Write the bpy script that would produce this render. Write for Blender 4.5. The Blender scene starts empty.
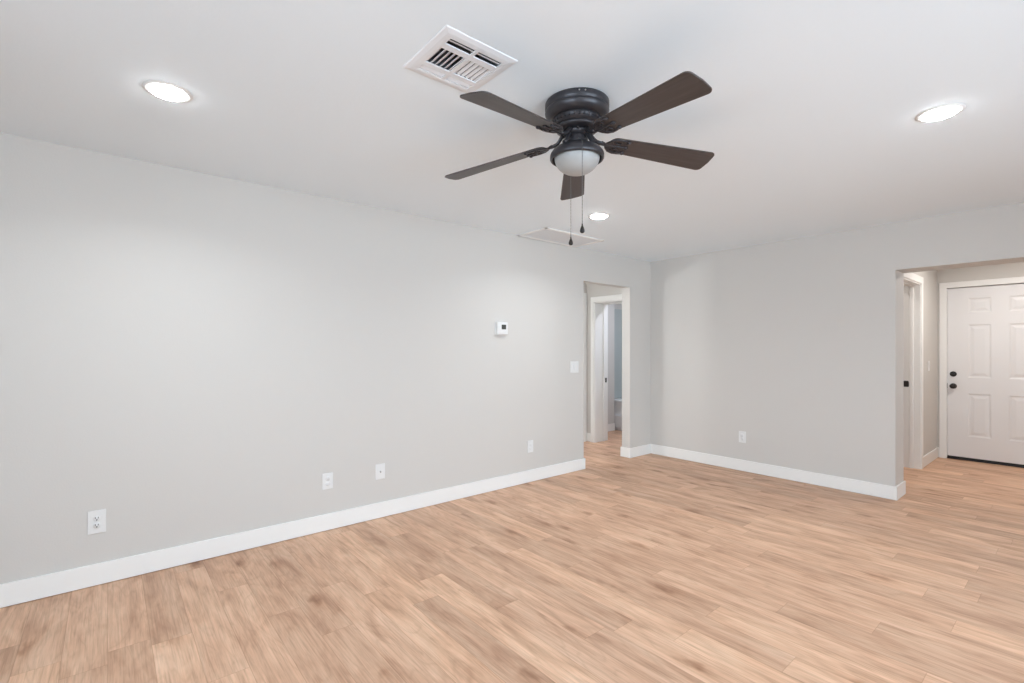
import bpy, bmesh, math, random
from mathutils import Vector, Matrix
S = bpy.context.scene
COL = S.collection
PI = math.pi
random.seed(7)

# ------------------------------------------------------------------ camera, sky, exposure
H = 2.44                                    # ceiling height
CAM_ANGLE = math.radians(50.068)            # view direction, counter-clockwise from +X
cam_data = bpy.data.cameras.new('camera')
cam_data.sensor_width = 36.0
cam_data.lens = 483.0 / 1024 * 36
cam_data.shift_y = (349.0 - 341.5) / 1024
cam_data.clip_start = 0.02
cam = bpy.data.objects.new('camera', cam_data)
cam.location = (0, 0, 1.33)
cam.rotation_euler = (PI / 2, 0, CAM_ANGLE - PI / 2)
COL.objects.link(cam)
S.camera = cam

S.view_settings.view_transform = 'Standard'
S.view_settings.look = 'None'
S.view_settings.gamma = 1.0
S.view_settings.use_curve_mapping = False
S.view_settings.exposure = 0.0

SKY = 9.0
world = bpy.data.worlds.new('sky')
S.world = world
world.use_nodes = True
nt = world.node_tree
nt.nodes.clear()
_o = nt.nodes.new('ShaderNodeOutputWorld')
_b = nt.nodes.new('ShaderNodeBackground')
_t = nt.nodes.new('ShaderNodeTexCoord')
_s = nt.nodes.new('ShaderNodeSeparateXYZ')
_r = nt.nodes.new('ShaderNodeValToRGB')
_m = nt.nodes.new('ShaderNodeMapRange')
_m.inputs['From Min'].default_value = -0.25
_m.inputs['From Max'].default_value = 0.35
nt.links.new(_t.outputs['Generated'], _s.inputs[0])
nt.links.new(_s.outputs['Z'], _m.inputs['Value'])
nt.links.new(_m.outputs[0], _r.inputs[0])
_r.color_ramp.elements[0].color = (0.99, 1.19, 1.38, 1)
_r.color_ramp.elements[1].color = (0.82, 0.97, 1.13, 1)
nt.links.new(_r.outputs[0], _b.inputs['Color'])
_b.inputs['Strength'].default_value = SKY
nt.links.new(_b.outputs[0], _o.inputs[0])


def portal(name, loc, rot, sx, sy):
    """light portal in a window opening: only guides sampling of the sky"""
    l = bpy.data.lights.new(name, 'AREA')
    l.shape = 'RECTANGLE'
    l.size, l.size_y = sx, sy
    l.cycles.is_portal = True
    o = bpy.data.objects.new(name, l)
    o.location, o.rotation_euler = loc, rot
    COL.objects.link(o)
    return o


CAN_LENS, CAN_WATTS = 45.0, 8.6            # recessed lamps: lens radiance, beam power


def ceiling_disk_light(name, loc, watts, col, r=0.075):
    """flush ceiling lamp of a neighbouring room (its ceiling is out of sight)"""
    l = bpy.data.lights.new(name, 'AREA')
    l.shape, l.size, l.energy, l.color = 'DISK', 2 * r, watts, col
    o = bpy.data.objects.new(name, l)
    o.location = loc
    COL.objects.link(o)


ceiling_disk_light('foyer_lamp', (6.75, 0.38, H - .012), 20.5, (1.0, 0.945, 0.90))
ceiling_disk_light('closet_fill', (6.10, 1.75, H - .012), 4.5, (1.0, 0.94, 0.90))  # unseen light added to brighten the jamb of the foyer doorway
ceiling_disk_light('hall_fill', (4.35, 4.15, H - .012), 1.2, (1.0, 0.95, 0.86))  # unseen fill light added to lift the hall
ceiling_disk_light('bathroom_fill', (6.1, 3.9, H - .012), 16.0, (0.86, 0.90, 1.05))  # unseen cool fill added to brighten the bathroom
_pl = bpy.data.lights.new('hall_patch_light', 'POINT')  # added point light without a fixture, throws the bright patch on the back wall
_pl.energy, _pl.color, _pl.shadow_soft_size = 36.0, (0.95, 0.98, 1.0), 0.08
_po = bpy.data.objects.new('hall_patch_light', _pl)
_po.location = (3.05, 4.40, 1.72)
COL.objects.link(_po)


# ------------------------------------------------------------------ materials


def nodes(name):
    m = bpy.data.materials.new(name)
    m.use_nodes = True
    n = m.node_tree
    b = n.nodes['Principled BSDF']
    return m, n, b


def paint(name, col, rough=0.6, bump=0.0, scale=90.0, spec=0.5, metal=0.0, mottled=0.0):
    m, n, b = nodes(name)
    b.inputs['Base Color'].default_value = (*col, 1)
    b.inputs['Roughness'].default_value = rough
    b.inputs['Metallic'].default_value = metal
    b.inputs['Specular IOR Level'].default_value = spec
    tc = n.nodes.new('ShaderNodeTexCoord')
    ns = n.nodes.new('ShaderNodeTexNoise')
    ns.inputs['Scale'].default_value = scale
    ns.inputs['Detail'].default_value = 3
    n.links.new(tc.outputs['Object'], ns.inputs['Vector'])
    if bump:
        bp = n.nodes.new('ShaderNodeBump')
        bp.inputs['Strength'].default_value = bump
        bp.inputs['Distance'].default_value = 0.004
        n.links.new(ns.outputs['Fac'], bp.inputs['Height'])
        n.links.new(bp.outputs[0], b.inputs['Normal'])
    mr = n.nodes.new('ShaderNodeMapRange')
    mr.inputs['To Min'].default_value = max(0.02, rough - 0.05)
    mr.inputs['To Max'].default_value = min(1.0, rough + 0.05)
    n.links.new(ns.outputs['Fac'], mr.inputs['Value'])
    n.links.new(mr.outputs[0], b.inputs['Roughness'])
    if mottled:
        mx = n.nodes.new('ShaderNodeMix')
        mx.data_type = 'RGBA'
        mx.inputs[6].default_value = (*[c * (1 - mottled) for c in col], 1)
        mx.inputs[7].default_value = (*[min(1, c * (1 + mottled)) for c in col], 1)
        n.links.new(ns.outputs['Fac'], mx.inputs[0])
        n.links.new(mx.outputs[2], b.inputs['Base Color'])
    return m


def lamp_mat(name, col, strength):
    m, n, b = nodes(name)
    b.inputs['Base Color'].default_value = (0.9, 0.9, 0.9, 1)
    b.inputs['Emission Color'].default_value = (*col, 1)
    b.inputs['Emission Strength'].default_value = strength
    return m


M = {}
M['wall'] = paint('warm_grey_wall_paint', (0.640, 0.614, 0.578), 0.62, 0.10, 110)
M['ceiling'] = paint('white_ceiling_paint', (0.855, 0.925, 0.970), 0.75, 0.12, 90)
M['trim'] = paint('white_trim_paint', (0.88, 0.87, 0.842), 0.38, 0.02, 40)
M['door'] = paint('white_door_paint', (0.80, 0.79, 0.785), 0.38, 0.02, 60)
M['plastic'] = paint('white_plastic', (0.79, 0.785, 0.77), 0.32, 0.0)
M['jack'] = paint('pale_grey_plastic', (0.60, 0.60, 0.60), 0.4)
M['slot'] = paint('dark_slot', (0.03, 0.03, 0.03), 0.6)
M['bronze'] = paint('dark_bronze', (0.026, 0.022, 0.020), 0.36, 0.0, spec=0.5, metal=0.35)
M['fan_metal'] = paint('oil_rubbed_bronze', (0.050, 0.047, 0.052), 0.36, 0.03, 200, metal=0.45)
M['steel'] = paint('brushed_steel', (0.62, 0.61, 0.60), 0.28, metal=1.0)
M['chain'] = paint('dull_grey_chain', (0.20, 0.195, 0.19), 0.4, metal=0.7)
M['frost'] = paint('frosted_white_glass', (0.40, 0.405, 0.40), 0.42, 0.0, spec=0.5)
M['screen'] = paint('dark_display', (0.06, 0.065, 0.06), 0.2)
M['duct'] = paint('dark_duct_metal', (0.17, 0.175, 0.20), 0.5)
M['vent'] = paint('white_vent_enamel', (0.80, 0.80, 0.81), 0.4)
M['hatch'] = paint('hatch_board_paint', (0.77, 0.79, 0.81), 0.7, 0.05, 60)
M['tub'] = paint('white_tub_enamel', (0.80, 0.80, 0.80), 0.2)
M['surround'] = paint('grey_green_surround', (0.46, 0.50, 0.49), 0.35)
M['sweep'] = paint('black_rubber_sweep', (0.012, 0.012, 0.014), 0.6)
M['lens_room'] = lamp_mat('lit_lens_white', (0.97, 0.985, 1.0), CAN_LENS)


def glass_pane():
    m = bpy.data.materials.new('window_glass')
    m.use_nodes = True
    n = m.node_tree
    n.nodes.clear()
    o = n.nodes.new('ShaderNodeOutputMaterial')
    mx = n.nodes.new('ShaderNodeMixShader')
    t = n.nodes.new('ShaderNodeBsdfTransparent')
    g = n.nodes.new('ShaderNodeBsdfGlossy')
    g.inputs['Roughness'].default_value = 0.02
    f = n.nodes.new('ShaderNodeFresnel')
    f.inputs['IOR'].default_value = 1.45
    n.links.new(f.outputs[0], mx.inputs[0])
    n.links.new(t.outputs[0], mx.inputs[1])
    n.links.new(g.outputs[0], mx.inputs[2])
    n.links.new(mx.outputs[0], o.inputs[0])
    return m


M['glass'] = glass_pane()


def floor_material():
    m, n, b = nodes('oak_vinyl_planks')
    N = n.nodes.new
    L = n.links.new

    def math_(op, a, c=None, d=None):
        k = N('ShaderNodeMath')
        k.operation = op
        for i, v in enumerate((a, c, d)):
            if v is None:
                continue
            if isinstance(v, (int, float)):
                k.inputs[i].default_value = v
            else:
                L(v, k.inputs[i])
        return k.outputs[0]

    def mixc(fac, a, c, blend='MIX'):
        k = N('ShaderNodeMix')
        k.data_type = 'RGBA'
        k.blend_type = blend
        if isinstance(fac, (int, float)):
            k.inputs[0].default_value = fac
        else:
            L(fac, k.inputs[0])
        for i, v in ((6, a), (7, c)):
            if isinstance(v, tuple):
                k.inputs[i].default_value = (*v, 1)
            else:
                L(v, k.inputs[i])
        return k.outputs[2]

    W, LEN = 0.152, 1.22
    tc = N('ShaderNodeTexCoord')
    sp = N('ShaderNodeSeparateXYZ')
    L(tc.outputs['Object'], sp.inputs[0])
    x, y = sp.outputs['X'], sp.outputs['Y']
    xr = math_('DIVIDE', math_('ADD', x, 40.0 * W), W)
    row = math_('FLOOR', xr)
    fx = math_('SUBTRACT', xr, row)
    wn = N('ShaderNodeTexWhiteNoise')
    wn.noise_dimensions = '1D'
    L(row, wn.inputs['W'])
    yr = math_('ADD', math_('DIVIDE', math_('ADD', y, 30.0), LEN), wn.outputs['Value'])
    idx = math_('FLOOR', yr)
    fy = math_('SUBTRACT', yr, idx)
    cb = N('ShaderNodeCombineXYZ')
    L(row, cb.inputs[0])
    L(idx, cb.inputs[1])
    wn2 = N('ShaderNodeTexWhiteNoise')
    wn2.noise_dimensions = '3D'
    L(cb.outputs[0], wn2.inputs['Vector'])
    rnd = wn2.outputs['Value']
    rs = N('ShaderNodeSeparateColor')
    L(wn2.outputs['Color'], rs.inputs[0])
    # grain space, shifted per plank
    gx = math_('ADD', math_('MULTIPLY', x, 1.0), math_('MULTIPLY', rs.outputs[0], 37.0))
    gy = math_('ADD', y, math_('MULTIPLY', rs.outputs[1], 53.0))

    def grain(sx, sy, detail, rough=0.55, dist=0.0):
        c = N('ShaderNodeCombineXYZ')
        L(math_('MULTIPLY', gx, sx), c.inputs[0])
        L(math_('MULTIPLY', gy, sy), c.inputs[1])
        t = N('ShaderNodeTexNoise')
        t.inputs['Scale'].default_value = 1.0
        t.inputs['Detail'].default_value = detail
        t.inputs['Roughness'].default_value = rough
        t.inputs['Distortion'].default_value = dist
        L(c.outputs[0], t.inputs['Vector'])
        return t.outputs['Fac']

    broad = grain(13, 2.6, 3, 0.55, 0.5)       # cloudy tone patches along a board
    mid = grain(72, 2.2, 5, 0.62, 0.4)          # cathedral streaks
    fine = grain(150, 5.0, 4, 0.65, 0.2)        # pores
    # cathedral rings: bands of the broad noise
    ring = math_('ABSOLUTE', math_('SUBTRACT', math_('FRACT', math_('MULTIPLY', grain(7, 1.1, 2, 0.5, 0.4), 9.0)), 0.5))

    def ramp(v, stops):
        r = N('ShaderNodeValToRGB')
        e = r.color_ramp.elements
        e[0].position, e[0].color = stops[0][0], (*stops[0][1], 1)
        e[1].position, e[1].color = stops[-1][0], (*stops[-1][1], 1)
        for p, c in stops[1:-1]:
            q = e.new(p)
            q.color = (*c, 1)
        L(v, r.inputs[0])
        return r.outputs[0]

    base = ramp(broad, [(0.28, FL[0]), (0.48, FL[1]), (0.60, FL[2]), (0.78, FL[3])])
    streak = ramp(mid, [(0.27, (0.70, 0.61, 0.55)), (0.46, (0.95, 0.94, 0.93)), (0.72, (1.12, 1.12, 1.12))])
    c = mixc(0.62, base, streak, 'MULTIPLY')
    rg = ramp(ring, [(0.0, (0.82, 0.78, 0.74)), (0.16, (1, 1, 1)), (0.5, (1.03, 1.03, 1.03))])
    c = mixc(0.45, c, rg, 'MULTIPLY')
    fn = ramp(fine, [(0.32, (0.80, 0.77, 0.74)), (0.52, (1, 1, 1)), (0.75, (1.06, 1.06, 1.06))])
    c = mixc(0.85, c, fn, 'MULTIPLY')
    tint = ramp(rnd, [(0.0, (0.83, 0.80, 0.78)), (0.35, (0.96, 0.93, 0.91)), (0.7, (1.04, 1.03, 1.02)), (1.0, (1.12, 1.11, 1.08))])
    c = mixc(0.8, c, tint, 'MULTIPLY')
    # knots
    kc = N('ShaderNodeCombineXYZ')
    L(math_('MULTIPLY', gx, 4.6), kc.inputs[0])
    L(math_('MULTIPLY', gy, 2.1), kc.inputs[1])
    kd = N('ShaderNodeTexNoise')
    kd.inputs['Scale'].default_value = 6.0
    L(kc.outputs[0], kd.inputs['Vector'])
    kv = N('ShaderNodeVectorMath')
    kv.operation = 'ADD'
    ks = N('ShaderNodeVectorMath')
    ks.operation = 'SCALE'
    L(kd.outputs['Color'], ks.inputs[0])
    ks.inputs['Scale'].default_value = 0.28
    L(kc.outputs[0], kv.inputs[0])
    L(ks.outputs[0], kv.inputs[1])
    vo = N('ShaderNodeTexVoronoi')
    vo.inputs['Scale'].default_value = 1.0
    L(kv.outputs[0], vo.inputs['Vector'])
    kn = ramp(vo.outputs['Distance'], [(0.0, (0.46, 0.36, 0.30)), (0.08, (0.66, 0.56, 0.49)), (0.17, (0.92, 0.88, 0.85)), (0.30, (1, 1, 1))])
    c = mixc(0.85, c, kn, 'MULTIPLY')
    # seams
    ex = math_('MULTIPLY', math_('MINIMUM', fx, math_('SUBTRACT', 1.0, fx)), W)
    ey = math_('MULTIPLY', math_('MINIMUM', fy, math_('SUBTRACT', 1.0, fy)), LEN)
    edge = math_('MINIMUM', ex, ey)
    seam = N('ShaderNodeMapRange')
    seam.inputs['From Min'].default_value = 0.0004
    seam.inputs['From Max'].default_value = 0.0020
    L(edge, seam.inputs['Value'])
    c = mixc(seam.outputs[0], mixc(1.0, c, (0.79, 0.73, 0.69), 'MULTIPLY'), c)
    L(c, b.inputs['Base Color'])
    b.inputs['Specular IOR Level'].default_value = 0.40
    rr = N('ShaderNodeMapRange')
    rr.inputs['To Min'].default_value = 0.40
    rr.inputs['To Max'].default_value = 0.56
    L(fine, rr.inputs['Value'])
    L(rr.outputs[0], b.inputs['Roughness'])
    hb = math_('ADD', math_('MULTIPLY', fine, 0.25), seam.outputs[0])
    bp = N('ShaderNodeBump')
    bp.inputs['Strength'].default_value = 0.18
    bp.inputs['Distance'].default_value = 0.0012
    L(hb, bp.inputs['Height'])
    L(bp.outputs[0], b.inputs['Normal'])
    return m


FL = [(0.530, 0.312, 0.200), (0.680, 0.430, 0.288), (0.742, 0.495, 0.343), (0.80, 0.56, 0.405)]
M['floor'] = floor_material()


def blade_material():
    m, n, b = nodes('dark_walnut_blade')
    tc = n.nodes.new('ShaderNodeTexCoord')
    mp = n.nodes.new('ShaderNodeMapping')
    mp.inputs['Scale'].default_value = (4, 70, 10)
    ns = n.nodes.new('ShaderNodeTexNoise')
    ns.inputs['Scale'].default_value = 1.0
    ns.inputs['Detail'].default_value = 4
    r = n.nodes.new('ShaderNodeValToRGB')
    r.color_ramp.elements[0].position = 0.3
    r.color_ramp.elements[0].color = (0.045, 0.035, 0.033, 1)
    r.color_ramp.elements[1].position = 0.75
    r.color_ramp.elements[1].color = (0.070, 0.058, 0.055, 1)
    n.links.new(tc.outputs['Object'], mp.inputs[0])
    n.links.new(mp.outputs[0], ns.inputs['Vector'])
    n.links.new(ns.outputs['Fac'], r.inputs[0])
    n.links.new(r.outputs[0], b.inputs['Base Color'])
    b.inputs['Roughness'].default_value = 0.42
    return m


M['blade'] = blade_material()

# ------------------------------------------------------------------ mesh helpers


class MB:
    """collects shapes; build() links them as ONE mesh object"""

    def __init__(self):
        self.bm = bmesh.new()

    def add(self, verts, faces, mat=None):
        vs = [self.bm.verts.new((mat @ Vector(v)) if mat else v) for v in verts]
        for f in faces:
            try:
                self.bm.faces.new([vs[i] for i in f])
            except ValueError:
                pass

    def box(self, x0, x1, y0, y1, z0, z1, bevel=0.0, seg=1, mat=None):
        t = bmesh.new()
        bmesh.ops.create_cube(t, size=1.0)
        for v in t.verts:
            v.co = Vector((x0 + (v.co.x + .5) * (x1 - x0), y0 + (v.co.y + .5) * (y1 - y0), z0 + (v.co.z + .5) * (z1 - z0)))
        if bevel:
            bmesh.ops.bevel(t, geom=list(t.edges), offset=bevel, segments=seg, profile=0.5, affect='EDGES')
        if mat:
            t.transform(mat)
        self.merge(t)
        return self

    def merge(self, t):
        t.verts.index_update()
        vs = [self.bm.verts.new(v.co) for v in t.verts]
        for f in t.faces:
            nf = self.bm.faces.new([vs[v.index] for v in f.verts])
            nf.smooth = f.smooth
        t.free()

    def lathe(self, prof, n=48, mat=None, smooth=True):
        """prof: list of (r, z)"""
        t = bmesh.new()
        rings = []
        for r, z in prof:
            if r < 1e-6:
                rings.append([t.verts.new((0, 0, z))])
            else:
                rings.append([t.verts.new((r * math.cos(2 * PI * k / n), r * math.sin(2 * PI * k / n), z)) for k in range(n)])
        for a, b in zip(rings[:-1], rings[1:]):
            if len(a) == 1 and len(b) == 1:
                continue
            for k in range(n):
                k2 = (k + 1) % n
                if len(a) == 1:
                    f = t.faces.new((a[0], b[k], b[k2]))
                elif len(b) == 1:
                    f = t.faces.new((a[k], a[k2], b[0]))
                else:
                    f = t.faces.new((a[k], a[k2], b[k2], b[k]))
                f.smooth = smooth
        bmesh.ops.recalc_face_normals(t, faces=t.faces)
        if mat:
            t.transform(mat)
        self.merge(t)
        return self

    def tube(self, pts, rad, n=10, closed=False, flat=1.0, mat=None):
        """swept tube; rad number or list; flat squashes its height"""
        t = bmesh.new()
        pts = [Vector(p) for p in pts]
        N = len(pts)
        rads = rad if isinstance(rad, (list, tuple)) else [rad] * N
        rings = []
        up = Vector((0, 0, 1))
        for i, p in enumerate(pts):
            if closed:
                d = pts[(i + 1) % N] - pts[i - 1]
            else:
                d = pts[min(i + 1, N - 1)] - pts[max(i - 1, 0)]
            d.normalize()
            u = up if abs(d.z) < 0.95 else Vector((1, 0, 0))
            s = d.cross(u).normalized()
            w = s.cross(d).normalized()
            rings.append([t.verts.new(p + rads[i] * (math.cos(2 * PI * k / n) * s + flat * math.sin(2 * PI * k / n) * w)) for k in range(n)])
        m = N if closed else N - 1
        for i in range(m):
            a, b = rings[i], rings[(i + 1) % N]
            for k in range(n):
                f = t.faces.new((a[k], a[(k + 1) % n], b[(k + 1) % n], b[k]))
                f.smooth = True
        if not closed:
            t.faces.new(rings[0][::-1])
            t.faces.new(rings[-1])
        bmesh.ops.recalc_face_normals(t, faces=t.faces)
        if mat:
            t.transform(mat)
        self.merge(t)
        return self

    def prism(self, outline, z0, z1, bevel=0.0, mat=None):
        """outline in XY (counter-clockwise), extruded from z0 to z1"""
        t = bmesh.new()
        lo = [t.verts.new((x, y, z0)) for x, y in outline]
        hi = [t.verts.new((x, y, z1)) for x, y in outline]
        t.faces.new(lo[::-1])
        t.faces.new(hi)
        n = len(outline)
        for k in range(n):
            t.faces.new((lo[k], lo[(k + 1) % n], hi[(k + 1) % n], hi[k]))
        bmesh.ops.recalc_face_normals(t, faces=t.faces)
        if bevel:
            es = [e for e in t.edges if abs(e.verts[0].co.z - e.verts[1].co.z) < 1e-6]
            bmesh.ops.bevel(t, geom=es, offset=bevel, segments=2, profile=0.5, affect='EDGES')
        if mat:
            t.transform(mat)
        self.merge(t)
        return self

    def build(self, name, material, parent=None, loc=None):
        me = bpy.data.meshes.new(name)
        self.bm.to_mesh(me)
        self.bm.free()
        me.materials.append(material)
        o = bpy.data.objects.new(name, me)
        if loc:
            me.transform(Matrix.Translation(-Vector(loc)))
            o.location = loc
        COL.objects.link(o)
        if parent:
            o.parent = parent
            if loc:
                o.location = Vector(loc) - parent.location
            else:
                me.transform(Matrix.Translation(-parent.location))
        return o


def struct(name, mb, mat, parent=None):
    o = mb.build(name, mat, parent)
    if not parent:
        o['kind'] = 'structure'
    return o


def thing(name, label, cat, loc, group=None, rot=None):
    o = bpy.data.objects.new(name, None)
    o.empty_display_size = 0.05
    COL.objects.link(o)
    o.location = loc
    if rot:
        o.rotation_euler = rot
    o['label'], o['category'] = label, cat
    if group:
        o['group'] = group
    return o


def local(mb, name, mat, parent):
    """mesh already in the parent's own space"""
    me = bpy.data.meshes.new(name)
    mb.bm.to_mesh(me)
    mb.bm.free()
    me.materials.append(mat)
    o = bpy.data.objects.new(name, me)
    COL.objects.link(o)
    o.parent = parent
    return o


# ------------------------------------------------------------------ room shell
XB, XB2 = 5.31, 5.60          # back wall faces
XH2 = 5.57                    # hall end wall, far face
YL, YL2 = 3.59, 3.71          # left wall faces
YF = 1.20                     # foyer's left wall
XF = 7.83                     # wall of the front door
XR, YR = -2.60, -3.20         # rear wall and right wall of the room
OP0, OP1, OPZ = 4.04, 4.88, 2.084     # doorway in the left wall
FE, FZ = 1.092, 2.025                 # foyer opening: left end, head
YHALL = 4.66                          # far wall of the hall
BATH_Y = 4.97

floor = struct('floor', MB().box(XR - .2, 8.1, YR - .2, 5.2, -0.10, 0.0), M['floor'])

# ceiling with a hole for the supply vent
VX0, VX1, VY0, VY1 = 0.925, 1.175, 1.447, 1.695
c = MB()
CX0, CX1, CY0, CY1 = XR - .2, 8.1, YR - .2, 5.25
c.box(CX0, VX0, CY0, CY1, H, H + .16)
c.box(VX1, CX1, CY0, CY1, H, H + .16)
c.box(VX0, VX1, CY0, VY0, H, H + .16)
c.box(VX0, VX1, VY1, CY1, H, H + .16)
struct('ceiling', c, M['ceiling'])

w = MB()
w.box(XR - .12, OP0, YL, YL2, 0, H)
w.box(OP1, XB, YL, YL2, 0, H)
w.box(OP0, OP1, YL, YL2, OPZ, H)
struct('wall_left', w, M['wall'])

w = MB()
w.box(XB, XB2, FE, YL2, 0, H)
w.box(XB, XB2, YR, FE, FZ, H)
w.box(XB, XB2, YR, -0.75, 0, FZ)
struct('wall_back', w, M['wall'])

# patio door opening in the right wall, window in the rear wall
PX0, PX1, PZ0, PZ1 = -0.40, 3.20, 0.06, 2.05
w = MB()
w.box(XR - .12, PX0, YR - .15, YR, 0, H)
w.box(PX1, XB2, YR - .15, YR, 0, H)
w.box(PX0, PX1, YR - .15, YR, 0, PZ0)
w.box(PX0, PX1, YR - .15, YR, PZ1, H)
struct('wall_right', w, M['wall'])
RY0, RY1, RZ0, RZ1 = -1.60, 1.20, 0.60, 2.05
w = MB()
w.box(XR - .15, XR, YR, RY0, 0, H)
w.box(XR - .15, XR, RY1, YL, 0, H)
w.box(XR - .15, XR, RY0, RY1, 0, RZ0)
w.box(XR - .15, XR, RY0, RY1, RZ1, H)
struct('wall_rear', w, M['wall'])

# foyer shell; its left wall has a doorway
FD0, FD1, FDZ = 5.95, 6.90, 2.055
w = MB()
w.box(XB2, FD0, YF, YF + .20, 0, H)
w.box(FD1, XF + .15, YF, YF + .20, 0, H)
w.box(FD0, FD1, YF, YF + .20, FDZ, H)
struct('wall_foyer_left', w, M['wall'])
DY0, DY1, DZ = 0.198, 1.112, 2.070
w = MB()
w.box(XF, XF + .15, DY1 + .02, YF, 0, H)
w.box(XF, XF + .15, -0.75, DY0 - .02, 0, H)
w.box(XF, XF + .15, DY0 - .02, DY1 + .02, DZ + .02, H)
struct('wall_foyer_front', w, M['wall'])
struct('wall_foyer_right', MB().box(XB2, XF, -0.87, -0.75, 0, H), M['wall'])
# closet behind the foyer doorway
w = MB()
w.box(5.68, 5.78, YF + .20, 2.10, 0, H)
w.box(7.20, 7.30, YF + .20, 2.10, 0, H)
w.box(5.68, 7.30, 2.10, 2.20, 0, H)
struct('wall_closet', w, M['wall'])

# hall shell
HW0, HW1, HWZ0, HWZ1 = 2.36, 2.92, 1.38, 2.02       # small high hall window, unseen, added to light the back wall
HD0, HD1, HDZ = 4.40, 5.20, 2.055                    # closed bedroom door
w = MB()
w.box(1.60, HW0, YHALL, YHALL + .12, 0, H)
w.box(HW0, HW1, YHALL, YHALL + .12, 0, HWZ0)
w.box(HW0, HW1, YHALL, YHALL + .12, HWZ1, H)
w.box(HW1, HD0, YHALL, YHALL + .12, 0, H)
w.box(HD0, HD1, YHALL, YHALL + .12, HDZ, H)
w.box(HD1, XB, YHALL, YHALL + .12, 0, H)
struct('wall_hall_far', w, M['wall'])
struct('wall_hall_side', MB().box(1.48, 1.60, YL2, YHALL + .12, 0, H), M['wall'])
ED0, ED1, EDZ = 3.78, 4.518, 1.998                   # bathroom doorway at the end of the hall
w = MB()
w.box(XB, XH2, YL2, ED0, 0, H)
w.box(XB, XH2, ED1, BATH_Y, 0, H)
w.box(XB, XH2, ED0, ED1, EDZ, H)
struct('wall_hall_end', w, M['wall'])
# bathroom shell
TX = 6.36
BW0, BW1, BWZ0, BWZ1 = 3.20, 4.10, 1.10, 2.0
struct('wall_bathroom_left', MB().box(XB, TX - .02, BATH_Y, BATH_Y + .12, 0, H), M['wall'])
struct('wall_bathroom_alcove', MB().box(TX - .14, 7.4, 5.13, 5.2, 0, H), M['wall'])
struct('wall_bathroom_right', MB().box(XB2, 7.4, 2.95, 3.05, 0, H), M['wall'])
w = MB()
w.box(7.22, 7.34, 3.05, BW0, 0, H)
w.box(7.22, 7.34, BW1, 5.12, 0, H)
w.box(7.22, 7.34, BW0, BW1, 0, BWZ0)
w.box(7.22, 7.34, BW0, BW1, BWZ1, H)
struct('wall_bathroom_far', w, M['wall'])

# ------------------------------------------------------------------ baseboards
BH, BT = 0.122, 0.014


def base(name, segs):
    m = MB()
    for x0, x1, y0, y1 in segs:
        m.box(x0, x1, y0, y1, 0.003, BH, 0.0025, 2)
    return struct(name, m, M['trim'])


base('baseboard_left', [(XR, OP0 + BT, YL - BT, YL), (OP0, OP0 + BT, YL, YL2 + BT)])
base('baseboard_left_corner', [(OP1 - BT, XB, YL - BT, YL), (OP1 - BT, OP1, YL, YL2 + BT)])
base('baseboard_back', [(XB - BT, XB, FE - BT, YL - BT), (XB, XB2 + BT, FE - BT, FE)])
base('baseboard_right', [(XR, PX0 - .08, YR, YR + BT), (PX1 + .08, XB, YR, YR + BT)])
base('baseboard_rear', [(XR, XR + BT, YR, YL)])
base('baseboard_foyer', [(FD1 + .072, XF, YF - BT, YF), (XF - BT, XF, DY1 + .068, YF - BT)])
base('baseboard_foyer_near', [(XB2 + BT, FD0 - .072, YF - BT, YF)])
base('baseboard_hall', [(XB - BT, XB, ED1 + .057, YHALL), (HW1 + .1, HD0 - .09, YHALL - BT, YHALL)])
base('baseboard_bathroom', [(XH2, TX - .02, BATH_Y - BT, BATH_Y), (XH2, XH2 + BT, ED1 + .09, BATH_Y)])

# ------------------------------------------------------------------ door trims (casing + jamb + stop, one moulding each)


# foyer closet doorway
m = MB()
cw = 0.072
m.box(FD1 - .004, FD1 + cw, YF - .016, YF, 0, FDZ + cw, 0.004, 2)
m.box(FD0 - cw, FD0 + .004, YF - .016, YF, 0, FDZ + cw, 0.004, 2)
m.box(FD0 - cw, FD1 + cw, YF - .017, YF, FDZ - .004, FDZ + cw, 0.004, 2)
m.box(FD1 - .016, FD1, YF - .004, YF + .20, 0, FDZ)          # jambs
m.box(FD0, FD0 + .016, YF - .004, YF + .20, 0, FDZ)
m.box(FD0, FD1, YF - .004, YF + .20, FDZ - .016, FDZ)
m.box(FD1 - .029, FD1 - .016, YF + .055, YF + .088, 0, FDZ - .016, 0.003, 1)   # stops
m.box(FD0 + .016, FD0 + .029, YF + .055, YF + .088, 0, FDZ - .016, 0.003, 1)
m.box(FD0 + .016, FD1 - .016, YF + .055, YF + .088, FDZ - .029, FDZ - .016, 0.003, 1)
tr = struct('trim_1', m, M['trim'])
sp = MB()
sp.box(FD1 - .0195, FD1 - .0155, YF + .098, YF + .142, .905, .972, 0.002, 1)
sp.box(FD1 - .024, FD1 - .0185, YF + .094, YF + .104, .915, .962, 0.002, 1)
so = sp.build('strike_plate', M['bronze'], tr)

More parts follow.
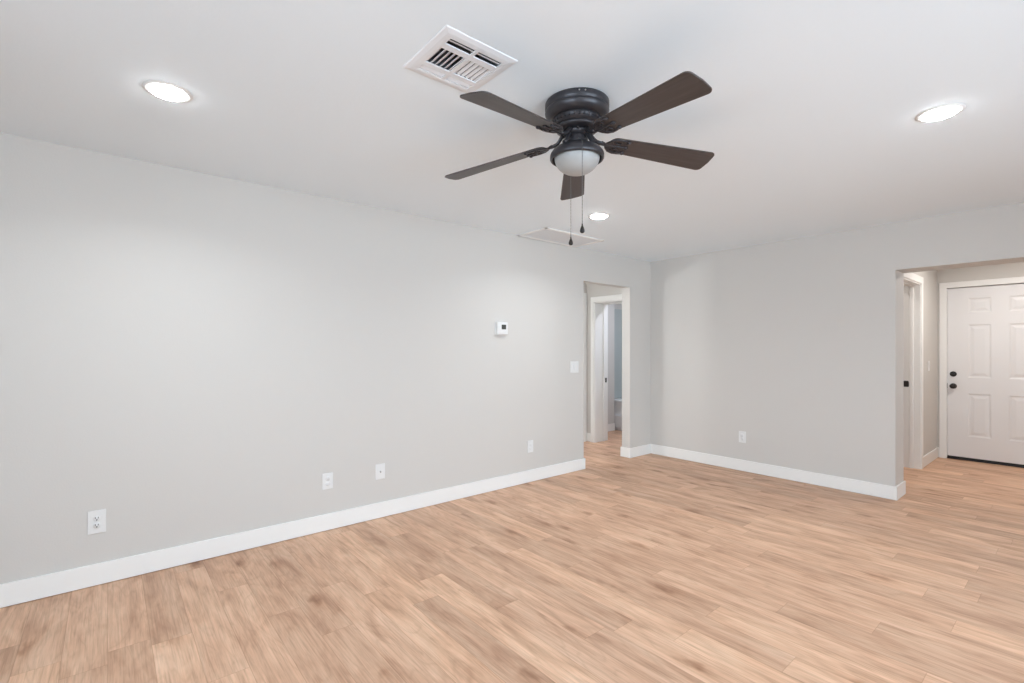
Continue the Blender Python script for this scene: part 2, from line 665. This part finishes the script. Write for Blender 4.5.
# bathroom doorway at the end of the hall
m = MB()
cw = 0.055
m.box(XB - .018, XB, ED1 - .004, ED1 + cw, 0, EDZ + .070, 0.004, 2)
m.box(XB - .018, XB, ED0 - cw, ED0 + .004, 0, EDZ + .070, 0.004, 2)
m.box(XB - .019, XB, ED0 - cw, ED1 + cw, EDZ - .004, EDZ + .070, 0.004, 2)
m.box(XB - .004, XH2 + .02, ED1 - .016, ED1, 0, EDZ)
m.box(XB - .004, XH2 + .02, ED0, ED0 + .016, 0, EDZ)
m.box(XB - .004, XH2 + .02, ED0, ED1, EDZ - .016, EDZ)
m.box(XB + .17, XB + .205, ED1 - .029, ED1 - .016, 0, EDZ - .016, 0.003, 1)
m.box(XB + .17, XB + .205, ED0 + .016, ED0 + .029, 0, EDZ - .016, 0.003, 1)
m.box(XB + .17, XB + .205, ED0 + .016, ED1 - .016, EDZ - .029, EDZ - .016, 0.003, 1)
tr = struct('trim_2', m, M['trim'])
sp = MB()
sp.box(XH2 - .05, XH2 - .006, ED1 - .0195, ED1 - .0155, .845, .912, 0.002, 1)
sp.box(XH2 - .052, XH2 - .042, ED1 - .024, ED1 - .0185, .855, .902, 0.002, 1)
sp.build('strike_plate', M['bronze'], tr)

# closed bedroom door on the far side of the hall
m = MB()
cw = 0.088
m.box(HD1 - .004, HD1 + cw, YHALL - .018, YHALL, 0, HDZ + .08, 0.004, 2)
m.box(HD0 - cw, HD0 + .004, YHALL - .018, YHALL, 0, HDZ + .08, 0.004, 2)
m.box(HD0 - cw, HD1 + cw, YHALL - .019, YHALL, HDZ - .004, HDZ + .08, 0.004, 2)
struct('trim_3', m, M['trim'])


def six_panel(m, wdt, hgt, th, mat):
    """six-panel door leaf; local x across, z up, face at y=0 looking to -y; raised panels in moulded recesses"""
    st, pw, mu = 0.187, 0.198, 0.146
    k = wdt / (2 * st + 2 * pw + mu)
    xs = [(st * k, (st + pw) * k), ((st + pw + mu) * k, (st + 2 * pw + mu) * k)]
    q = hgt / 2.035
    zs = [(0.252 * q, 0.767 * q), (0.957 * q, 1.590 * q), (1.730 * q, 1.905 * q)]
    t = bmesh.new()
    xe = sorted({0, wdt, *[v for p in xs for v in p]})
    ze = sorted({0, hgt, *[v for p in zs for v in p]})
    holes = [(a, b, c_, d) for a, b in xs for c_, d in zs]
    V = {}

    def v(x, y, z):
        key = (round(x, 5), round(y, 5), round(z, 5))
        if key not in V:
            V[key] = t.verts.new((x, y, z))
        return V[key]
    for i in range(len(xe) - 1):
        for j in range(len(ze) - 1):
            x0, x1, z0, z1 = xe[i], xe[i + 1], ze[j], ze[j + 1]
            if any(abs(x0 - h[0]) < 1e-6 and abs(z0 - h[2]) < 1e-6 for h in holes):
                lv = [(0, 0.0), (.004, .002), (.014, .0065), (.020, .007), (.030, .006), (.050, .002), (.056, .0015)]
                for (a, da), (b, db) in zip(lv[:-1], lv[1:]):
                    A = [(x0 + a, da, z0 + a), (x1 - a, da, z0 + a), (x1 - a, da, z1 - a), (x0 + a, da, z1 - a)]
                    B = [(x0 + b, db, z0 + b), (x1 - b, db, z0 + b), (x1 - b, db, z1 - b), (x0 + b, db, z1 - b)]
                    for e in range(4):
                        g = (e + 1) % 4
                        t.faces.new((v(*A[e]), v(*A[g]), v(*B[g]), v(*B[e])))
                a, da = lv[-1]
                t.faces.new((v(x0 + a, da, z0 + a), v(x1 - a, da, z0 + a), v(x1 - a, da, z1 - a), v(x0 + a, da, z1 - a)))
            else:
                t.faces.new((v(x0, 0, z0), v(x1, 0, z0), v(x1, 0, z1), v(x0, 0, z1)))
    back = [t.verts.new(p) for p in ((0, th, 0), (wdt, th, 0), (wdt, th, hgt), (0, th, hgt))]
    fr = [v(0, 0, 0), v(wdt, 0, 0), v(wdt, 0, hgt), v(0, 0, hgt)]
    t.faces.new(back[::-1])
    for e in range(4):
        g = (e + 1) % 4
        t.faces.new((fr[e], back[e], back[g], fr[g]))
    bmesh.ops.recalc_face_normals(t, faces=t.faces)
    t.transform(mat)
    m.merge(t)


# the bedroom door leaf (closed, mostly hidden)
m = MB()
six_panel(m, HD1 - HD0 - .006, HDZ - .012, .035, Matrix.Translation((HD0 + .003, YHALL + .03, .008)))
struct('door_2', m, M['door'])

# front door: leaf with face toward -X
DTH = 0.044
leaf_h = DZ - 0.038 - 0.004
toX = Matrix.Translation((7.852, DY1 - .003, 0.036)) @ Matrix.Rotation(-PI / 2, 4, 'Z')
m = MB()
six_panel(m, DY1 - DY0 - .006, leaf_h, DTH, toX)
fd = struct('door_1', m, M['door'])
# casing and jamb of the front door
m = MB()
cw = 0.066
m.box(XF - .016, XF, DY1 - .004, DY1 + cw, 0, DZ + cw, 0.004, 2)
m.box(XF - .016, XF, DY0 - cw, DY0 + .004, 0, DZ + cw, 0.004, 2)
m.box(XF - .017, XF, DY0 - cw, DY1 + cw, DZ - .002, DZ + cw, 0.004, 2)
m.box(XF - .004, XF + .15, DY1, DY1 + .018, 0, DZ)
m.box(XF - .004, XF + .15, DY0 - .018, DY0, 0, DZ)
m.box(XF - .004, XF + .15, DY0 - .018, DY1 + .018, DZ, DZ + .018)
m.box(7.852 + DTH, 7.852 + DTH + .02, DY1 - .014, DY1, 0, DZ)
m.box(7.852 + DTH, 7.852 + DTH + .02, DY0, DY0 + .014, 0, DZ)
m.box(7.852 + DTH, 7.852 + DTH + .02, DY0, DY1, DZ - .014, DZ)
struct('trim_4', m, M['trim'])
m = MB()
m.box(7.845, XF + .15, DY0, DY1, 0, .016, 0.004, 2)
m.box(7.858, 7.890, DY0 + .004, DY1 - .004, .012, .034)
struct('trim_5', m, M['sweep'])
YZ = Matrix.Rotation(-PI / 2, 4, 'Y')     # local z -> -X
kb = MB()
kb.lathe([(0, 0.0), (.033, 0), (.033, .004), (.028, .009), (.015, .012), (.012, .018), (.012, .026), (.020, .030), (.027, .037), (.0295, .046), (.028, .055), (.022, .062), (.010, .066), (0, .0665)],
         32, Matrix.Translation((7.852, 1.055, .882)) @ YZ)
kb.build('door_knob', M['bronze'], fd)
db = MB()
db.lathe([(0, 0.0), (.032, 0), (.032, .006), (.028, .012), (.020, .014), (0, .015)], 32, Matrix.Translation((7.852, 1.055, 1.028)) @ YZ)
db.box(7.852 - .028, 7.852 - .012, 1.055 - .018, 1.055 + .018, 1.023, 1.033, 0.003, 2)
db.build('deadbolt', M['bronze'], fd)
lp = MB()
lp.box(7.849, 7.853, DY1 - .0045, DY1 - .001, .855, .912)
lp.build('latch_plate', M['bronze'], fd)
hg = [0.24, 1.05, 1.85]
for z in hg:
    MB().lathe([(0, -.045), (.006, -.045), (.006, .045), (0, .045)], 12, Matrix.Translation((7.847, DY0 - .001, z))).build('hinge', M['steel'], fd)

# ------------------------------------------------------------------ windows (all out of view; the hall one added for its light)


def window(name, axis, a0, a1, z0, z1, plane, depth, bars, rot, parent_mat='trim'):
    """frame, mullions and pane in an opening; axis 'x' = lies along X at y=plane"""
    f, fr = MB(), 0.05

    def bx(m_, p0, p1, q0, q1, d0, d1):
        if axis == 'x':
            m_.box(p0, p1, plane + d0, plane + d1, q0, q1, 0.003, 1)
        else:
            m_.box(plane + d0, plane + d1, p0, p1, q0, q1, 0.003, 1)
    bx(f, a0, a0 + fr, z0, z1, -depth / 2, depth / 2)
    bx(f, a1 - fr, a1, z0, z1, -depth / 2, depth / 2)
    bx(f, a0, a1, z0, z0 + fr, -depth / 2, depth / 2)
    bx(f, a0, a1, z1 - fr, z1, -depth / 2, depth / 2)
    for b_ in bars:
        bx(f, b_ - .03, b_ + .03, z0, z1, -depth / 2, depth / 2)
    o = struct(name, f, M[parent_mat])
    g = MB()
    bx(g, a0 + fr - .01, a1 - fr + .01, z0 + fr - .01, z1 - fr + .01, -.003, .003)
    g.build('glass_pane', M['glass'], o)
    mid = (a0 + a1) / 2
    loc = (mid, plane, (z0 + z1) / 2) if axis == 'x' else (plane, mid, (z0 + z1) / 2)
    portal('sky_portal', loc, rot, a1 - a0 - .1, z1 - z0 - .1)
    return o


window('window_1', 'x', PX0, PX1, PZ0, PZ1, YR - .08, .07, [1.4], (PI / 2, 0, 0))      # sliding patio door in the right wall
window('window_2', 'y', RY0, RY1, RZ0, RZ1, XR - .08, .07, [-0.2], (PI / 2, 0, -PI / 2))
window('window_added', 'x', HW0, HW1, HWZ0, HWZ1, YHALL + .07, .06, [], (PI / 2, 0, PI))  # hall window, out of view, added as a light source
window('window_4', 'y', BW0, BW1, BWZ0, BWZ1, 7.29, .06, [], (PI / 2, 0, PI / 2))

# ------------------------------------------------------------------ ceiling fan
FX, FY = 1.6300, 1.4890
fan = thing('ceiling_fan', 'dark bronze flush-mount ceiling fan with five brown blades and frosted bowl light', 'ceiling fan', (FX, FY, H))
# housing (z measured from the ceiling, downwards)
hs = MB()
hs.lathe([(.020, 0), (.141, 0), (.144, -.004), (.144, -.028), (.141, -.032), (.1395, -.035), (.142, -.037), (.1445, -.041), (.1435, -.048), (.140, -.057), (.134, -.066), (.126, -.072), (.116, -.0755), (.020, -.0755)], 72)
local(hs, 'motor_housing', M['fan_metal'], fan)
# three small screws showing near the canopy's rim
for a in (-2.15, -2.33, 0.4):
    s_ = MB()
    s_.lathe([(0, .0), (.0035, 0), (.003, .002), (0, .003)], 12, Matrix.Rotation(a, 4, 'Z') @ Matrix.Translation((.144, 0, -.012)) @ Matrix.Rotation(PI / 2, 4, 'Y'))
    local(s_, 'screw', M['steel'], fan)
vr = MB()
vr.lathe([(.020, -.0735), (.110, -.0735), (.106, -.086), (.099, -.098), (.092, -.106), (.020, -.106)], 72)
for k in range(30):
    a = 2 * PI * k / 30
    vr.box(.090, .1085, -.003, .003, -.094, -.0735, mat=Matrix.Rotation(a, 4, 'Z'))
local(vr, 'vent_ring', M['fan_metal'], fan)
fw = MB()
fw.lathe([(.020, -.104), (.088, -.104), (.094, -.108), (.096, -.114), (.093, -.121), (.086, -.126), (.060, -.128), (.020, -.128)], 72)
local(fw, 'flywheel', M['fan_metal'], fan)
hb = MB()
hb.lathe([(.015, -.126), (.062, -.126), (.062, -.138), (.055, -.150), (.040, -.156), (.015, -.156)], 48)
for k in range(10):
    a = 2 * PI * (k + .3) / 10
    hb.lathe([(0, -.140), (.0045, -.140), (.0045, -.130), (0, -.128)], 10, Matrix.Translation((.071 * math.cos(a), .071 * math.sin(a), .0)))
local(hb, 'switch_hub', M['fan_metal'], fan)
nk = MB()
nk.lathe([(.010, -.148), (.046, -.148), (.049, -.156), (.049, -.178), (.051, -.187), (.010, -.190)], 48)
local(nk, 'switch_housing', M['fan_metal'], fan)
# bell of the light kit with its open arms
bl = MB()
bl.lathe([(.030, -.196), (.053, -.197), (.066, -.203), (.084, -.213), (.099, -.2215), (.104, -.2235), (.108, -.2265), (.114, -.234), (.119, -.241), (.1215, -.249), (.1215, -.263), (.118, -.268), (.112, -.2685), (.110, -.264), (.110, -.25), (.097, -.229), (.060, -.209), (.030, -.204)], 72)
for k in range(4):
    a = math.radians(50.07) + PI / 4 + k * PI / 2
    pts = [(.046, -.158), (.055, -.166), (.064, -.178), (.072, -.192), (.082, -.206), (.092, -.215)]
    bl.tube([(r * math.cos(a), r * math.sin(a), z) for r, z in pts], [.008, .008, .0078, .0078, .009, .010], 10)
bl.bm.transform(Matrix.Translation((0, 0, .014)))
local(bl, 'light_kit_bell', M['fan_metal'], fan)
gb = MB()
gp = []
for k in range(15):
    t_ = k / 14 * PI / 2
    gp.append((.102 * math.cos(t_) ** 0.9 if k < 14 else 0, -.242 - .077 * math.sin(t_)))
gb.lathe([(.1005, -.234)] + gp, 64)
gl = local(gb, 'glass_bowl', M['frost'], fan)
gl['label'] = 'frosted white glass bowl'

# blades with their scrolled irons: one built, four copied


def blade_outline():
    r0, r1 = 0.150, 0.673
    w0, w1 = 0.050, 0.0705
    pts = []
    # root: rounded
    for k in range(13):
        t_ = PI / 2 + PI * k / 12
        pts.append((r0 + .038 + .038 * math.cos(t_), w0 * math.sin(t_)))
    # tip with rounded corners (large radius)
    rc = .024
    for k in range(8):
        t_ = -PI / 2 + (PI / 2) * k / 7
        pts.append((r1 - rc - .004 + rc * math.cos(t_), -w1 + rc + rc * math.sin(t_)))
    pts.append((r1, 0))
    for k in range(8):
        t_ = (PI / 2) * k / 7
        pts.append((r1 - rc - .004 + rc * math.cos(t_), w1 - rc + rc * math.sin(t_)))
    return pts


PITCH = -0.212
BZ = -.1565


def scroll(cx_, cy_, r, turns, a0, z, sgn=1):
    n = 18
    return [(cx_ + r * (1 - .62 * i / n) * math.cos(a0 + sgn * turns * 2 * PI * i / n),
             cy_ + r * (1 - .62 * i / n) * math.sin(a0 + sgn * turns * 2 * PI * i / n), z) for i in range(n + 1)]


bl_root = None
PHI = -1.73
droop = [0.083, 0.074, 0.092, 0.132, 0.092]
proto = {}
for k in range(5):
    a = PHI + k * 2 * PI / 5
    mat = Matrix.Rotation(a, 4, 'Z') @ Matrix.Translation((0, 0, BZ)) @ Matrix.Rotation(droop[k], 4, 'Y') @ Matrix.Rotation(PITCH, 4, 'X')
    if k == 0:
        b_ = MB()
        b_.prism(blade_outline(), -.003, .003, .0012)
        blade = local(b_, 'blade', M['blade'], fan)
        ir = MB()
        zi = -.0065
        # mounting plate under the blade root, with open scrolls
        ir.tube(scroll(.192, .026, .020, .95, PI, zi, -1), .0042, 8, flat=.8)
        ir.tube(scroll(.192, -.026, .020, .95, PI, zi, 1), .0042, 8, flat=.8)
        ir.tube([(.118, 0, .001), (.135, 0, zi + .002), (.155, 0, zi), (.185, 0, zi), (.215, 0, zi), (.240, 0, zi)], [.011, .010, .008, .006, .006, .007], 10, flat=.6)
        ir.tube([(.140, .004, zi + .002), (.150, .022, zi), (.165, .038, zi), (.190, .047, zi), (.215, .045, zi), (.238, .038, zi)], [.007, .0065, .006, .0055, .0055, .006], 10, flat=.6)
        ir.tube([(.140, -.004, zi + .002), (.150, -.022, zi), (.165, -.038, zi), (.190, -.047, zi), (.215, -.045, zi), (.238, -.038, zi)], [.007, .0065, .006, .0055, .0055, .006], 10, flat=.6)
        for sx, sy in ((.240, 0), (.238, .038), (.238, -.038)):
            ir.lathe([(0, zi - .006), (.005, zi - .006), (.009, zi - .003), (.010, zi + .003), (0, zi + .003)], 14, Matrix.Translation((sx, sy, 0)))
        ir.prism([(.146, .014), (.146, -.014), (.160, -.032), (.176, -.012), (.176, .012), (.160, .032)][::-1], zi - .002, zi + .004)
        # the arm rising to the flywheel
        ir.tube([(.056, 0, .028), (.070, 0, .022), (.082, 0, .010), (.094, 0, .001), (.112, 0, -.003), (.130, 0, -.003)], [.012, .012, .011, .011, .011, .011], 12, flat=.7)
        iron = local(ir, 'blade_iron', M['fan_metal'], blade)
        proto['blade'], proto['iron'] = blade, iron
    else:
        blade = proto['blade'].copy()
        COL.objects.link(blade)
        blade.parent = fan
        iron = proto['iron'].copy()
        COL.objects.link(iron)
        iron.parent = blade
    blade.matrix_local = mat

# pull chains
fw_dir = Vector((math.cos(CAM_ANGLE), math.sin(CAM_ANGLE), 0))
rt_dir = Vector((math.sin(CAM_ANGLE), -math.cos(CAM_ANGLE), 0))
for side, (df, dl, zend) in enumerate(((-.128, .0055, -.574), (.120, -.0130, -.5725))):
    p = fw_dir * df + rt_dir * dl
    d = p.normalized()
    top = d * .045 + Vector((0, 0, -.176))
    pts = [top, d * .054 + Vector((0, 0, -.179)), d * .080 + Vector((0, 0, -.192)), d * .108 + Vector((0, 0, -.208)), p + Vector((0, 0, -.224)), p + Vector((0, 0, -.248))]
    n = 44
    for i in range(1, n + 1):
        pts.append(p + Vector((0, 0, -.248 + (zend + .248) * i / n)))
    ch = MB()
    ch.tube(pts, [.0011 if i % 2 else .0016 for i in range(len(pts))], 8)
    ch.lathe([(0, -.004), (.004, -.004), (.005, .0), (.004, .004), (0, .004)], 12, Matrix.Translation(top))
    chain = local(ch, 'pull_chain', M['chain'], fan)
    pd = MB()
    pd.lathe([(0, 0), (.0028, -.001), (.0030, -.008), (.0042, -.012), (.0080, -.022), (.0102, -.030), (.0098, -.036), (.0060, -.041), (0, -.0425)], 20, Matrix.Translation(p + Vector((0, 0, zend))))
    local(pd, 'chain_pull', M['bronze'], chain)

# ------------------------------------------------------------------ ceiling vent
vent = thing('ceiling_vent', 'square white four-way air vent in the ceiling beside the fan', 'vent', (1.05, 1.571, H))
vx0, vx1, vy0, vy1 = .889, 1.211, 1.411, 1.731
fz0, fz1 = H - .011, H - .007
def square_ring(m_, x0, x1, y0, y1, prof):
    """rectangular frame swept from a profile of (inset, z)"""
    rows = []
    for ins, z in prof:
        rows.append([m_.bm.verts.new(p) for p in ((x0 + ins, y0 + ins, z), (x1 - ins, y0 + ins, z), (x1 - ins, y1 - ins, z), (x0 + ins, y1 - ins, z))])
    for r_a, r_b in zip(rows[:-1], rows[1:]):
        for e in range(4):
            g = (e + 1) % 4
            m_.bm.faces.new((r_a[e], r_b[e], r_b[g], r_a[g]))


def grid_slab(m_, xs, ys, z0, z1, holes):
    """slab on a grid of lines; cells whose (i, j) is in holes stay open"""
    nx, ny = len(xs) - 1, len(ys) - 1
    cell = {(i, j) for i in range(nx) for j in range(ny)} - holes
    V = {}

    def v(i, j, z):
        if (i, j, z) not in V:
            V[(i, j, z)] = m_.bm.verts.new((xs[i], ys[j], z))
        return V[(i, j, z)]
    for i, j in cell:
        m_.bm.faces.new((v(i, j, z0), v(i, j + 1, z0), v(i + 1, j + 1, z0), v(i + 1, j, z0)))
        m_.bm.faces.new((v(i, j, z1), v(i + 1, j, z1), v(i + 1, j + 1, z1), v(i, j + 1, z1)))
        for di, dj, p, q in ((-1, 0, (i, j + 1), (i, j)), (1, 0, (i + 1, j), (i + 1, j + 1)), (0, -1, (i, j), (i + 1, j)), (0, 1, (i + 1, j + 1), (i, j + 1))):
            if (i + di, j + dj) not in cell:
                m_.bm.faces.new((v(*p, z0), v(*q, z0), v(*q, z1), v(*p, z1)))


m = MB()
square_ring(m, vx0, vx1, vy0, vy1, [(0, H + .001), (0, H - .002), (.003, H - .004), (.020, H - .008), (.0345, H - .009), (.0345, H - .003)])
m.build('frame', M['vent'], vent)
m = MB()
xm0, xm1 = 1.043, 1.057
grid_slab(m, [vx0 + .035, .934, xm0, xm1, 1.168, vx1 - .035], [vy0 + .035, 1.455, 1.492, 1.520, 1.633, 1.657, 1.688, vy1 - .035], H - .008, H - .003,
          {(1, 1), (3, 1), (1, 3), (3, 3), (1, 5), (3, 5)})
m.build('face_plate', M['vent'], vent)
duct = MB()
duct.box(VX0 - .01, VX1 + .01, VY0 - .01, VY1 + .01, H + .13, H + .135)
for x0, x1, y0, y1 in ((VX0 - .001, VX0 + .001, VY0, VY1), (VX1 - .001, VX1 + .001, VY0, VY1), (VX0, VX1, VY0 - .001, VY0 + .001), (VX0, VX1, VY1 - .001, VY1 + .001)):
    duct.box(x0, x1, y0, y1, H + .001, H + .135)
duct.build('duct_box', M['duct'], vent)


def fin(x, y, length, along, tilt, wid=.024):
    """one louvre blade: runs 'along' x or y, tilted about its length"""
    b_ = MB()
    if along == 'x':
        b_.box(-length / 2, length / 2, -wid / 2, wid / 2, -.0006, .0006)
        mt = Matrix.Translation((x, y, H - .002)) @ Matrix.Rotation(tilt, 4, 'X')
    else:
        b_.box(-wid / 2, wid / 2, -length / 2, length / 2, -.0006, .0006)
        mt = Matrix.Translation((x, y, H - .002)) @ Matrix.Rotation(-tilt, 4, 'Y')
    b_.bm.transform(mt)
    return b_.build('louvre', M['vent'], vent)


T = math.radians(40)
for xa, xb in ((.932, xm0), (xm1, 1.168)):
    xc, ln = (xa + xb) / 2, xb - xa
    for y in (1.4725,):
        fin(xc, y, ln - .002, 'x', math.radians(12), .009)
    for y in (1.659, 1.6725, 1.686):
        fin(xc, y, ln - .002, 'x', -T, .016)
for k in range(6):
    fin(.939 + k * .0205, 1.5765, .112, 'y', math.radians(32), .0165)
    fin(1.062 + k * .0205, 1.5765, .112, 'y', -math.radians(18), .0140)

# ------------------------------------------------------------------ recessed lamps


def can_light(x, y, label, lens, group=None, z=H):
    t_ = thing('recessed_light', label, 'ceiling light', (x, y, z), group)
    r_ = MB()
    r_.lathe([(.066, -.002), (.069, -.0050), (.078, -.0055), (.086, -.004), (.090, -.001), (.090, 0), (.066, 0)], 56)
    local(r_, 'trim_ring', M['plastic'], t_)
    l_ = MB()
    l_.lathe([(.0665, -.001), (.0665, -.0060), (.060, -.0125), (.045, -.0165), (.025, -.018), (0, -.0185)], 56)
    local(l_, 'lens', lens, t_)
    b_ = bpy.data.lights.new('beam', 'AREA')
    b_.shape, b_.size, b_.energy, b_.color, b_.spread = 'DISK', .12, CAN_WATTS, (0.90, 0.975, 1.03), math.radians(146)
    bo = bpy.data.objects.new('beam', b_)
    bo.location = (0, 0, -.0195)
    COL.objects.link(bo)
    bo.parent = t_
    return t_


can_light(.200, 2.548, 'lit round recessed light near the left wall, left of the ceiling vent', M['lens_room'], 'recessed ceiling lights')
can_light(2.998, .450, 'rightmost lit recessed light, in the ceiling before the foyer opening', M['lens_room'], 'recessed ceiling lights')
can_light(3.142, 2.625, 'lit recessed light beyond the fan, beside the attic hatch', M['lens_room'], 'recessed ceiling lights')

# ------------------------------------------------------------------ attic hatch
hx0, hx1, hy0, hy1 = 3.06, 3.885, 3.175, 3.572
ha = thing('attic_hatch', 'white framed attic access panel in the ceiling near the left wall', 'hatch', ((hx0 + hx1) / 2, (hy0 + hy1) / 2, H))
m = MB()
fr = .030
m.box(hx0, hx1, hy0, hy0 + fr, H - .010, H, .003, 1)
m.box(hx0, hx1, hy1 - fr, hy1, H - .010, H, .003, 1)
m.box(hx0, hx0 + fr, hy0, hy1, H - .010, H, .003, 1)
m.box(hx1 - fr, hx1, hy0, hy1, H - .010, H, .003, 1)
m.build('frame', M['trim'], ha)
MB().box(hx0 + fr + .002, hx1 - fr - .002, hy0 + fr + .002, hy1 - fr - .002, H - .004, H).build('panel', M['hatch'], ha)

# ------------------------------------------------------------------ wall plates
FACE_LEFT = Matrix.Rotation(0, 4, 'Z')                     # local: x across, z up, -y out of the wall
FACE_BACK = Matrix.Rotation(-PI / 2, 4, 'Z')               # looks to -X


def plate(name, label, cat, loc, face, w_, h_, group=None):
    t_ = thing(name, label, cat, loc, group, face.to_euler())
    p_ = MB()
    p_.box(-w_ / 2, w_ / 2, -.006, 0, -h_ / 2, h_ / 2, .0025, 2)
    local(p_, 'cover_plate', M['plastic'], t_)
    return t_


def duplex(t_, slot):
    for s in (-1, 1):
        r_ = MB()
        r_.lathe([(0, 0.0085), (.0165, .0085), (.0172, .0075), (.0172, .004)], 28, Matrix.Translation((0, 0, s * .0195)) @ Matrix.Rotation(PI / 2, 4, 'X'))
        rc = local(r_, 'receptacle', M['plastic'], t_)
        q = MB()
        q.box(-.0078, -.0048, -.0092, -.0082, s * .0195 - .001, s * .0195 + .009)
        q.box(.0048, .0078, -.0092, -.0082, s * .0195 - .0005, s * .0195 + .0085)
        q.lathe([(0, .0092), (.0034, .0092), (.0034, .0080)], 14, Matrix.Translation((0, 0, s * .0195 - .0078)) @ Matrix.Rotation(PI / 2, 4, 'X'))
        local(q, 'slots', slot, rc)
    s_ = MB()
    s_.lathe([(0, .0072), (.0028, .007), (.003, .006)], 12, Matrix.Rotation(PI / 2, 4, 'X'))
    local(s_, 'screw', M['plastic'], t_)


o = plate('wall_outlet', 'white duplex outlet low on the left wall, nearest the camera', 'outlet', (-.047, YL, .357), FACE_LEFT, .080, .130, 'outlets low on the walls')
duplex(o, M['slot'])
o = plate('wall_outlet', 'white wall plate with two faint sockets, left of the cable plate', 'outlet', (1.238, YL, .361), FACE_LEFT, .078, .118, 'outlets low on the walls')
duplex(o, M['jack'])
o = plate('cable_plate', 'white wall plate with one round cable jack at its centre', 'cable plate', (1.648, YL, .364), FACE_LEFT, .080, .120)
j = MB()
j.lathe([(0, .017), (.0025, .017), (.0048, .0165), (.0048, .010), (.0075, .010), (.0075, .004)], 18, Matrix.Rotation(PI / 2, 4, 'X'))
local(j, 'coax_jack', M['steel'], o)
for s in (-1, 1):
    s_ = MB()
    s_.lathe([(0, .0072), (.0028, .007), (.003, .005)], 12, Matrix.Translation((0, 0, s * .042)) @ Matrix.Rotation(PI / 2, 4, 'X'))
    local(s_, 'screw', M['plastic'], o)
o = plate('wall_outlet', 'white outlet low on the left wall, just left of the doorway', 'outlet', (3.243, YL, .356), FACE_LEFT, .074, .120, 'outlets low on the walls')
duplex(o, M['plastic'])
o = plate('wall_outlet', 'white outlet low on the grey back wall', 'outlet', (XB, 2.427, .371), FACE_BACK, .076, .124, 'outlets low on the walls')
duplex(o, M['jack'])


def rocker(t_, x):
    r_ = MB()
    t0 = Matrix.Translation((x, -.0055, 0)) @ Matrix.Rotation(math.radians(4), 4, 'X')
    r_.box(-.0165, .0165, -.0045, .002, -.033, .033, .0015, 1, t0)
    local(r_, 'rocker', M['plastic'], t_)


o = plate('light_switch', 'white double rocker light switch beside the left doorway', 'light switch', (3.888, YL, 1.135), FACE_LEFT, .126, .124, 'wall light switches')
rocker(o, -.023)
rocker(o, .023)
o = plate('light_switch', 'white single light switch on the foyer wall beside the front door', 'light switch', (7.33, YF, 1.133), FACE_LEFT, .074, .118, 'wall light switches')
rocker(o, 0)

th = thing('thermostat', 'white square thermostat with small dark display on the left wall', 'thermostat', (2.862, YL, 1.526))
m = MB()
m.box(-.068, .068, -.008, 0, -.062, .062, .003, 2)
local(m, 'back_plate', M['plastic'], th)
m = MB()
m.box(-.064, .064, -.036, -.007, -.058, .058, .005, 3)
local(m, 'body', M['plastic'], th)
m = MB()
m.box(-.014, .040, -.0372, -.034, -.010, .034, .001, 1)
local(m, 'display', M['screen'], th)
for k in range(3):
    m = MB()
    m.box(-.034 + k * .026, -.016 + k * .026, -.0385, -.035, -.044, -.034, .0012, 1)
    local(m, 'button', M['plastic'], th)

# ------------------------------------------------------------------ bathtub seen through the hall
tub = thing('bathtub', 'white bathtub in a grey alcove, seen through the hall doorway', 'bathtub', (TX + .37, 4.35, 0))
m = MB()
ty0, ty1 = 3.55, 5.098
m.box(TX + .03, TX + .075, ty0, ty1, 0, .46, .010, 2)
m.box(TX + .012, TX + .12, ty0, ty1, .455, .50, .012, 3)
m.box(TX + .64, TX + .77, ty0, ty1, 0, .50, .012, 3)
m.box(TX + .03, TX + .70, ty0, ty0 + .10, 0, .498, .012, 3)
m.box(TX + .03, TX + .70, ty1 - .10, ty1, 0, .498, .012, 3)
m.box(TX + .03, TX + .70, ty0, ty1, .05, .09)
m.box(TX + .008, TX + .04, ty0 + .06, ty1 - .06, .05, .25, .006, 2)
m.build('basin', M['tub'], tub)
m = MB()
m.box(TX + .765, TX + .785, ty0, 5.116, .50, 2.0, .004, 1)
m.box(TX + .0, TX + .77, ty1 + .003, ty1 + .018, .50, 2.0, .004, 1)
m.build('surround', M['surround'], tub)
